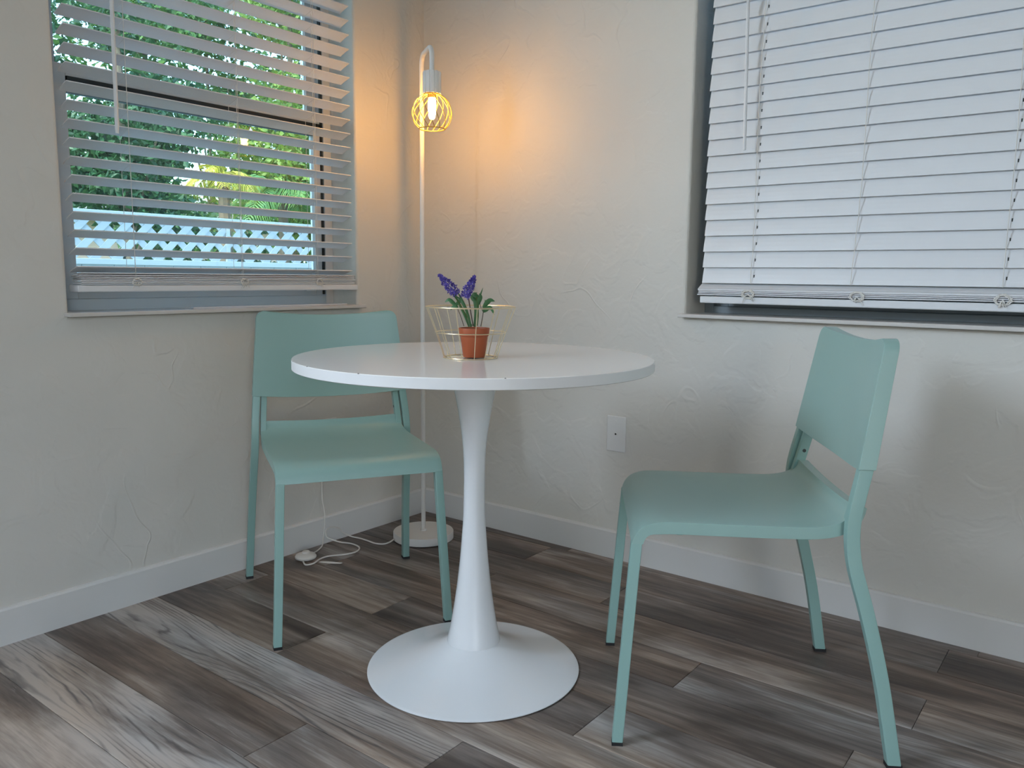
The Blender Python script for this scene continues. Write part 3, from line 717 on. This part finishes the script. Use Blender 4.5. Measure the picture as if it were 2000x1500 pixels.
def blade(mb, pts, w, cup=.15):
    pts = smooth_path(pts, 5); n = len(pts); vs = []; fs = []
    for i, p in enumerate(pts):
        t = i/(n-1); ww = w*(math.sin(PI*(.12+.88*t))**.8 if t < 1 else 0)+.0002
        tg = (pts[min(i+1, n-1)]-pts[max(i-1, 0)]).normalized(); sd_ = tg.cross(Vector((0, -1, 0)))
        sd_ = sd_.normalized() if sd_.length > .1 else Vector((1, 0, 0))
        sd_ = (sd_+Vector((0, .5, 0))).normalized()
        nn = sd_.cross(tg)
        vs += [p+sd_*ww, p+nn*ww*cup*2, p-sd_*ww, p-nn*.0006]
    for i in range(n-1):
        for k in range(4): fs.append((i*4+k, i*4+(k+1) % 4, i*4+4+(k+1) % 4, i*4+4+k))
    return mb.add(vs, fs)
def one(nm, m, fn):
    mb = MB(); fn(mb); return mb.build(nm, m, pot, smooth=True)
for p0, p1, p2, m in ((Q(922, 636), Q(905, 606, -.002), Q(884, 573, -.004), 'stem'), (Q(924, 636), Q(919, 606, -.006), Q(915, 579, -.010), 'twig'), (Q(932, 636), Q(934, 612), Q(930, 580, -.002), 'stem')):
    one('stem', MT[m], lambda mb: mb.tube(smooth_path([p0, p1, p2], 4), .0013, 6))
tw = one('twig', MT['twig'], lambda mb: (mb.tube(smooth_path([Q(906, 637, .002), Q(900, 618), Q(894, 603, -.004)], 4), .0008, 5)))
tw2 = one('twig', MT['twig'], lambda mb: (mb.tube(smooth_path([Q(939, 637, 0), Q(942, 620), Q(944, 608, -.004)], 4), .0009, 5), mb.tube(smooth_path([Q(944, 610), Q(939, 600), Q(936, 586)], 3), .0007, 5)))
for pts, w in (([Q(916, 638), Q(906, 612), Q(896, 592), Q(888, 572, -.006)], .0030), ([Q(919, 638), Q(912, 610), Q(903, 588), Q(893, 570, .004)], .0032), ([Q(921, 638, -.004), Q(913, 612), Q(899, 586), Q(888, 578, .008)], .0026), ([Q(928, 638), Q(931, 610), Q(934, 588), Q(943, 562, -.004)], .0036), ([Q(926, 638, .004), Q(929, 606), Q(925, 584), Q(918, 576, .006)], .0034),
               ([Q(890, 597), Q(896, 590), Q(901, 586), Q(905, 588)], .0045), ([Q(894, 601), Q(885, 592), Q(877, 586), Q(869, 591)], .0046), ([Q(894, 602), Q(890, 599), Q(884, 601), Q(880, 606)], .0040),
               ([Q(930, 600), Q(934, 590), Q(938, 580), Q(936, 573)], .0054), ([Q(934, 596), Q(928, 588), Q(922, 580), Q(926, 574)], .0050),
               ([Q(944, 600), Q(950, 592), Q(957, 586), Q(966, 588)], .0058), ([Q(944, 608), Q(950, 602), Q(958, 601), Q(965, 614)], .0048), ([Q(944, 607), Q(945, 598), Q(948, 593), Q(947, 585)], .0034), ([Q(943, 609), Q(948, 606), Q(953, 603), Q(958, 604)], .0042),
               ([Q(936, 588), Q(932, 580), Q(925, 575), Q(932, 572)], .0050)):
    one('leaf', MT['leafg'], lambda mb: blade(mb, pts, w))

# ------------------------------------------------------------------ outside the left window
GZ = -.35
tag(MB().box(-.2, RX+.9, .20, .95, 2.30, 2.42).build('sky_block_eave', MT['trim']), kind='structure')  # unseen overhang, added to keep sky light off the right window
sf = empty('sky_block_fence', (2.1, 1.3, GZ), label='plain dark board fence added to block sky light at the right-hand window', cat='fence')
for i in range(28): MB().box(-2.3+i*.165, -2.3+i*.165+.16, -.012, .012, .02, 2.5).build('board', MT['bark'], sf)  # unseen fence, added so the right window recess stays dark
MB().box(-2.3, 2.32, .012, .05, .5, .6).build('rail', MT['bark'], sf); MB().box(-2.3, 2.32, .012, .05, 2.0, 2.1).build('rail', MT['bark'], sf)
tag(MB().box(-40, -.2, -25, 30, GZ-.1, GZ).build('ground', MT['grass']), kind='structure')
tag(MB().box(-1.9, -.2, -6, 7, GZ, GZ+.04).build('path', MT['path'], bevel=.01), kind='structure')  # unseen pale paving, added to bounce daylight up to the slats
fe = empty('lattice_fence', (-3.0, .9, GZ), label='white vinyl fence with diamond lattice top outside the left window', cat='fence')
def FT(p): return Vector(p)-Vector((-3.0, .9, GZ))
ylo, yhi = -3.3, 5.1
bd = .2
yy = ylo
while yy < yhi-.01:
    MB().box(*[c for q in zip(FT((-3.012, yy+.0015, GZ+.05)), FT((-2.988, yy+bd-.0015, .975))) for c in q]).build('board', MT['vinyl'], fe); yy += bd
MB().box(*[c for q in zip(FT((-3.02, ylo, .965)), FT((-2.975, yhi, 1.002))) for c in q]).build('rail', MT['vinyl'], fe, bevel=.003)
MB().box(*[c for q in zip(FT((-3.02, ylo, 1.268)), FT((-2.975, yhi, 1.300))) for c in q]).build('rail', MT['vinyl'], fe, bevel=.003)
MB().box(*[c for q in zip(FT((-3.006, 1.107, .975)), FT((-2.985, 1.135, 1.268))) for c in q]).build('lattice_batten', MT['vinyl'], fe)
for y in (-3.3, -1.3, 3.6, 5.1):
    MB().box(*[c for q in zip(FT((-3.045, y-.035, GZ)), FT((-2.962, y+.035, 1.32))) for c in q]).build('post', MT['vinyl'], fe, bevel=.004)
pit = .139; hgt = .272; hw = .022*math.sqrt(2)
sm_ = {}
for sgn in (-1, 1):
    mb = MB(); x0, x1 = (-.003, .003); o0 = (.003*sgn)
    vs = [(x+o0*1.1, y, z) for x in (x0, x1) for y, z in ((-hw, 0), (hw, 0), (hw+sgn*hgt, hgt), (-hw+sgn*hgt, hgt))]
    me = bpy.data.meshes.new('lattice_strip'); me.from_pydata(vs, [], [(0,1,2,3), (7,6,5,4), (0,4,5,1), (1,5,6,2), (2,6,7,3), (3,7,4,0)]); me.materials.append(MT['vinyl']); sm_[sgn] = me
i = 0; y = ylo
while y < yhi:
    for sgn in (-1, 1):
        o = bpy.data.objects.new('lattice_strip', sm_[sgn]); COL.objects.link(o); o.parent = fe; o.location = FT((-2.998, y+(.0015 if sgn > 0 else .0145), .998))
    y += pit

def leaf_cloud(rnd, blobs, n, ls, droop=0, asp=.35):
    vs = []; fs = []
    tot = sum(b[3]**2 for b in blobs)
    for (cx, cy, cz, r) in blobs:
        for _ in range(int(n*r*r/tot)):
            d = Vector((rnd.gauss(0, 1), rnd.gauss(0, 1), rnd.gauss(0, 1))).normalized()*r*(rnd.random()**.33)
            c = Vector((cx+d.x, cy+d.y, cz+d.z*.85))
            t = Vector((rnd.gauss(0, 1), rnd.gauss(0, 1), rnd.gauss(0, .8)-droop)).normalized(); s_ = t.cross(Vector((rnd.gauss(0, 1), rnd.gauss(0, 1), rnd.gauss(0, 1)))).normalized()
            l = ls*rnd.uniform(.6, 1.3); k = len(vs); nn = t.cross(s_)*l*.12
            vs += [c, c+t*l*.5+s_*l*asp-nn, c+t*l, c+t*l*.5-s_*l*asp-nn]; fs += [(k, k+1, k+2), (k, k+2, k+3)]
    mb = MB(); mb.v = [tuple(v) for v in vs]; mb.f = fs; return mb
LM = [leafmat('foliage_deep', (.016, .06, .036), (.07, .16, .055)), leafmat('foliage_mid', (.032, .095, .04), (.135, .25, .055)), leafmat('foliage_bright', (.065, .145, .03), (.25, .34, .055)), leafmat('frond_green', (.05, .14, .05), (.20, .34, .08)), leafmat('frond_yellow', (.25, .25, .03), (.60, .50, .06))]
def tree(name, x, y, blobs, n, ls, m, label, cat='tree', droop=0, trunk=.09, asp=.30, seed=1):
    rnd = random.Random(seed); top_ = max(b[2] for b in blobs)
    e = empty(name, (x, y, GZ), label=label, cat=cat)
    mb = MB(); mb.tube(smooth_path([(0, 0, 0), (.05, .03, top_*.3), (-.04, .05, top_*.6), (.05, 0, top_)], 4), trunk, 8, taper=lambda t: 1-.7*t)
    for b in blobs[:5]: mb.tube([(0, .03, top_*.35), (b[0]*.5, b[1]*.5, b[2]*.75), (b[0], b[1], b[2])], trunk*.35, 5, taper=lambda t: 1-.6*t)
    mb.build('trunk', MT['bark'], e, smooth=True)
    o = leaf_cloud(rnd, blobs, n, ls, droop, asp).build('foliage', LM[m], e, fix=False); o['kind'] = 'stuff'
    return e
def blobset(rnd, n, rx, ry, z0, z1, r0, r1): return [(rnd.uniform(-rx, rx), rnd.uniform(-ry, ry), rnd.uniform(z0, z1), rnd.uniform(r0, r1)) for _ in range(n)]
rb = random.Random(12)
tree('broadleaf_tree', -7.6, .1, blobset(rb, 12, .45, .75, 1.3, 4.9, .45, .7), 9000, .10, 1, 'leafy green tree behind the left part of the lattice fence', seed=2)
tree('broadleaf_tree', -7.6, 2.75, blobset(rb, 12, .45, .65, 1.7, 4.9, .42, .66), 8000, .10, 0, 'dark green tree behind the middle of the lattice fence', seed=3)
tree('broadleaf_tree', -7.6, 5.2, blobset(rb, 12, .45, .65, 1.3, 5.2, .5, .7), 9000, .11, 2, 'bright yellow-green tree seen beside the right window jamb', seed=5)
tree('broadleaf_tree', -11.3, 1.2, blobset(rb, 13, .8, .9, 1.6, 6.6, .7, 1.0), 6000, .14, 0, 'taller dark tree at the left of the garden view, beyond the nearer trees', seed=16)
tree('broadleaf_tree', -11.3, 5.1, blobset(rb, 14, .8, .9, 1.6, 7.0, .7, 1.0), 7000, .14, 1, 'tall mid-green tree in the centre, standing back beyond the nearer trees', seed=4)
tree('broadleaf_tree', -11.3, 9.2, blobset(rb, 14, .8, 1.1, 1.5, 7.2, .8, 1.1), 7000, .15, 0, 'tall dark tree standing back at the right edge of the garden view', seed=6)
for k_, (ty_, lab) in enumerate(((-1.0, 'farthest dark tree at the left of the garden view'), (4.2, 'farthest tree in the centre of the garden view, behind the tall mid-green tree'), (8.9, 'farthest tree to the right of centre, behind the gap between two tall trees'), (13.6, 'farthest tree beside the right window jamb'))):
    tree('broadleaf_tree', -15.5, ty_, blobset(rb, 16, 1.1, 1.5, 1.8, 8.0 if k_ != 1 else 7.2, .9, 1.2), 8000, .17, 0 if k_ % 2 else 1, lab, seed=40+k_)
# hedge directly behind the fence
hb = [(rb.uniform(-.08, .08), -4.5+i*.42, rb.uniform(.45, 1.0), rb.uniform(.28, .36)) for i in range(22)]
o = leaf_cloud(random.Random(9), hb, 14000, .075, 0, .4); e = empty('hedge', (-3.55, .9, GZ), label='low green hedge close behind the white fence', cat='hedge')
o = o.build('foliage', LM[0], e, fix=False); o['kind'] = 'stuff'
MB().box(-.2, .2, -4.6, 4.4, .02, 1.0).build('branches', MT['bark'], e)
# palms
def palm(x, y, h, nf, fl_, m, label, seed, up0=.9, name='palm_tree', stems=1, lw=.012, ll=.34):
    rnd = random.Random(seed); e = empty(name, (x, y, GZ), label=label, cat='palm')
    for s_ in range(stems):
        bx_ = rnd.uniform(-.25, .25)*(stems > 1); by_ = rnd.uniform(-.3, .3)*(stems > 1); hh = h*rnd.uniform(.8, 1.1) if stems > 1 else h
        MB().tube([(bx_*.3, by_*.3, 0), (bx_, by_, hh*.6), (bx_*1.2, by_*1.2, hh)], .075 if stems == 1 else .028, 8, taper=lambda t: 1-.35*t).build('trunk', MT['bark'], e, smooth=True)
        for k in range(nf):
            a = 2*PI*k/nf+rnd.uniform(-.2, .2); el = rnd.uniform(.25, up0); L_ = fl_*rnd.uniform(.8, 1.1)
            d = Vector((math.cos(a), math.sin(a), 0)); pts = []
            for i in range(9):
                t = i/8; pts.append(Vector((bx_*1.2, by_*1.2, hh))+d*(L_*t*math.cos(el)*.9)+Vector((0, 0, L_*(math.sin(el)*t-.75*t*t))))
            mb = MB(); mb.tube(pts, .011, 5, taper=lambda t: 1-.8*t)
            sd_ = Vector((-d.y, d.x, 0))
            nl = 26
            for i in range(nl):
                t = .12+.86*i/nl; f = t*8; i0 = min(7, int(f)); p = pts[i0].lerp(pts[i0+1], f-i0); tg = (pts[i0+1]-pts[i0]).normalized()
                for sg in (-1, 1):
                    l = ll*math.sin(PI*(.15+.8*t))*rnd.uniform(.85, 1.1); q = p+(sd_*sg*.75+tg*.55)*l*.55+Vector((0, 0, -.05*l)); q2 = p+(sd_*sg*.85+tg*.8)*l+Vector((0, 0, -.45*l))
                    wv = tg*lw; kk = len(mb.v); mb.v += [tuple(p-wv*.5), tuple(p+wv*.5), tuple(q+wv), tuple(q-wv), tuple(q2)]; mb.f += [(kk, kk+1, kk+2, kk+3), (kk+3, kk+2, kk+4)]
            mb.build('frond', LM[m], e, fix=False)
    return e
palm(-5.4, 3.4, 2.15, 12, .85, 3, 'feathery green palm behind the fence, right of the middle of the window', 31)
palm(-4.6, 2.15, 2.15, 11, .48, 4, 'small palm with yellowish fronds rising in the middle of the window', 33, lw=.006, ll=.2)
palm(-5.4, 5.2, 1.9, 12, .90, 3, 'green palm behind the fence beside the right window jamb', 35, ll=.42)
palm(-5.4, .45, 1.15, 10, .65, 4, 'low yellow-green palm behind the left end of the fence lattice', 38, lw=.008)
# neighbour's house glimpsed through the leaves
hs = empty('neighbour_house', (-24, 10, GZ), label='pale pink neighbouring house glimpsed through the trees', cat='house')
MB().box(-3, 3, -5, 5, 0, 2.7).build('house_wall', MT['stucco'], hs)
mb = MB(); mb.add([(-3.5, -5.5, 2.7), (3.5, -5.5, 2.7), (3.5, 5.5, 2.7), (-3.5, 5.5, 2.7), (0, -3, 4.0), (0, 3, 4.0)], [(0,1,4), (1,2,5,4), (2,3,5), (3,0,4,5), (0,3,2,1)]); mb.build('house_roof', MT['roof'], hs)
for y in (-3, 0, 3):
    wd = MB().box(2.98, 3.05, y-.6, y+.6, 1.0, 2.1).build('house_window', MT['frame'], hs); MB().box(3.04, 3.07, y-.52, y+.52, 1.08, 2.02).build('house_pane', MT['near_black'], wd)
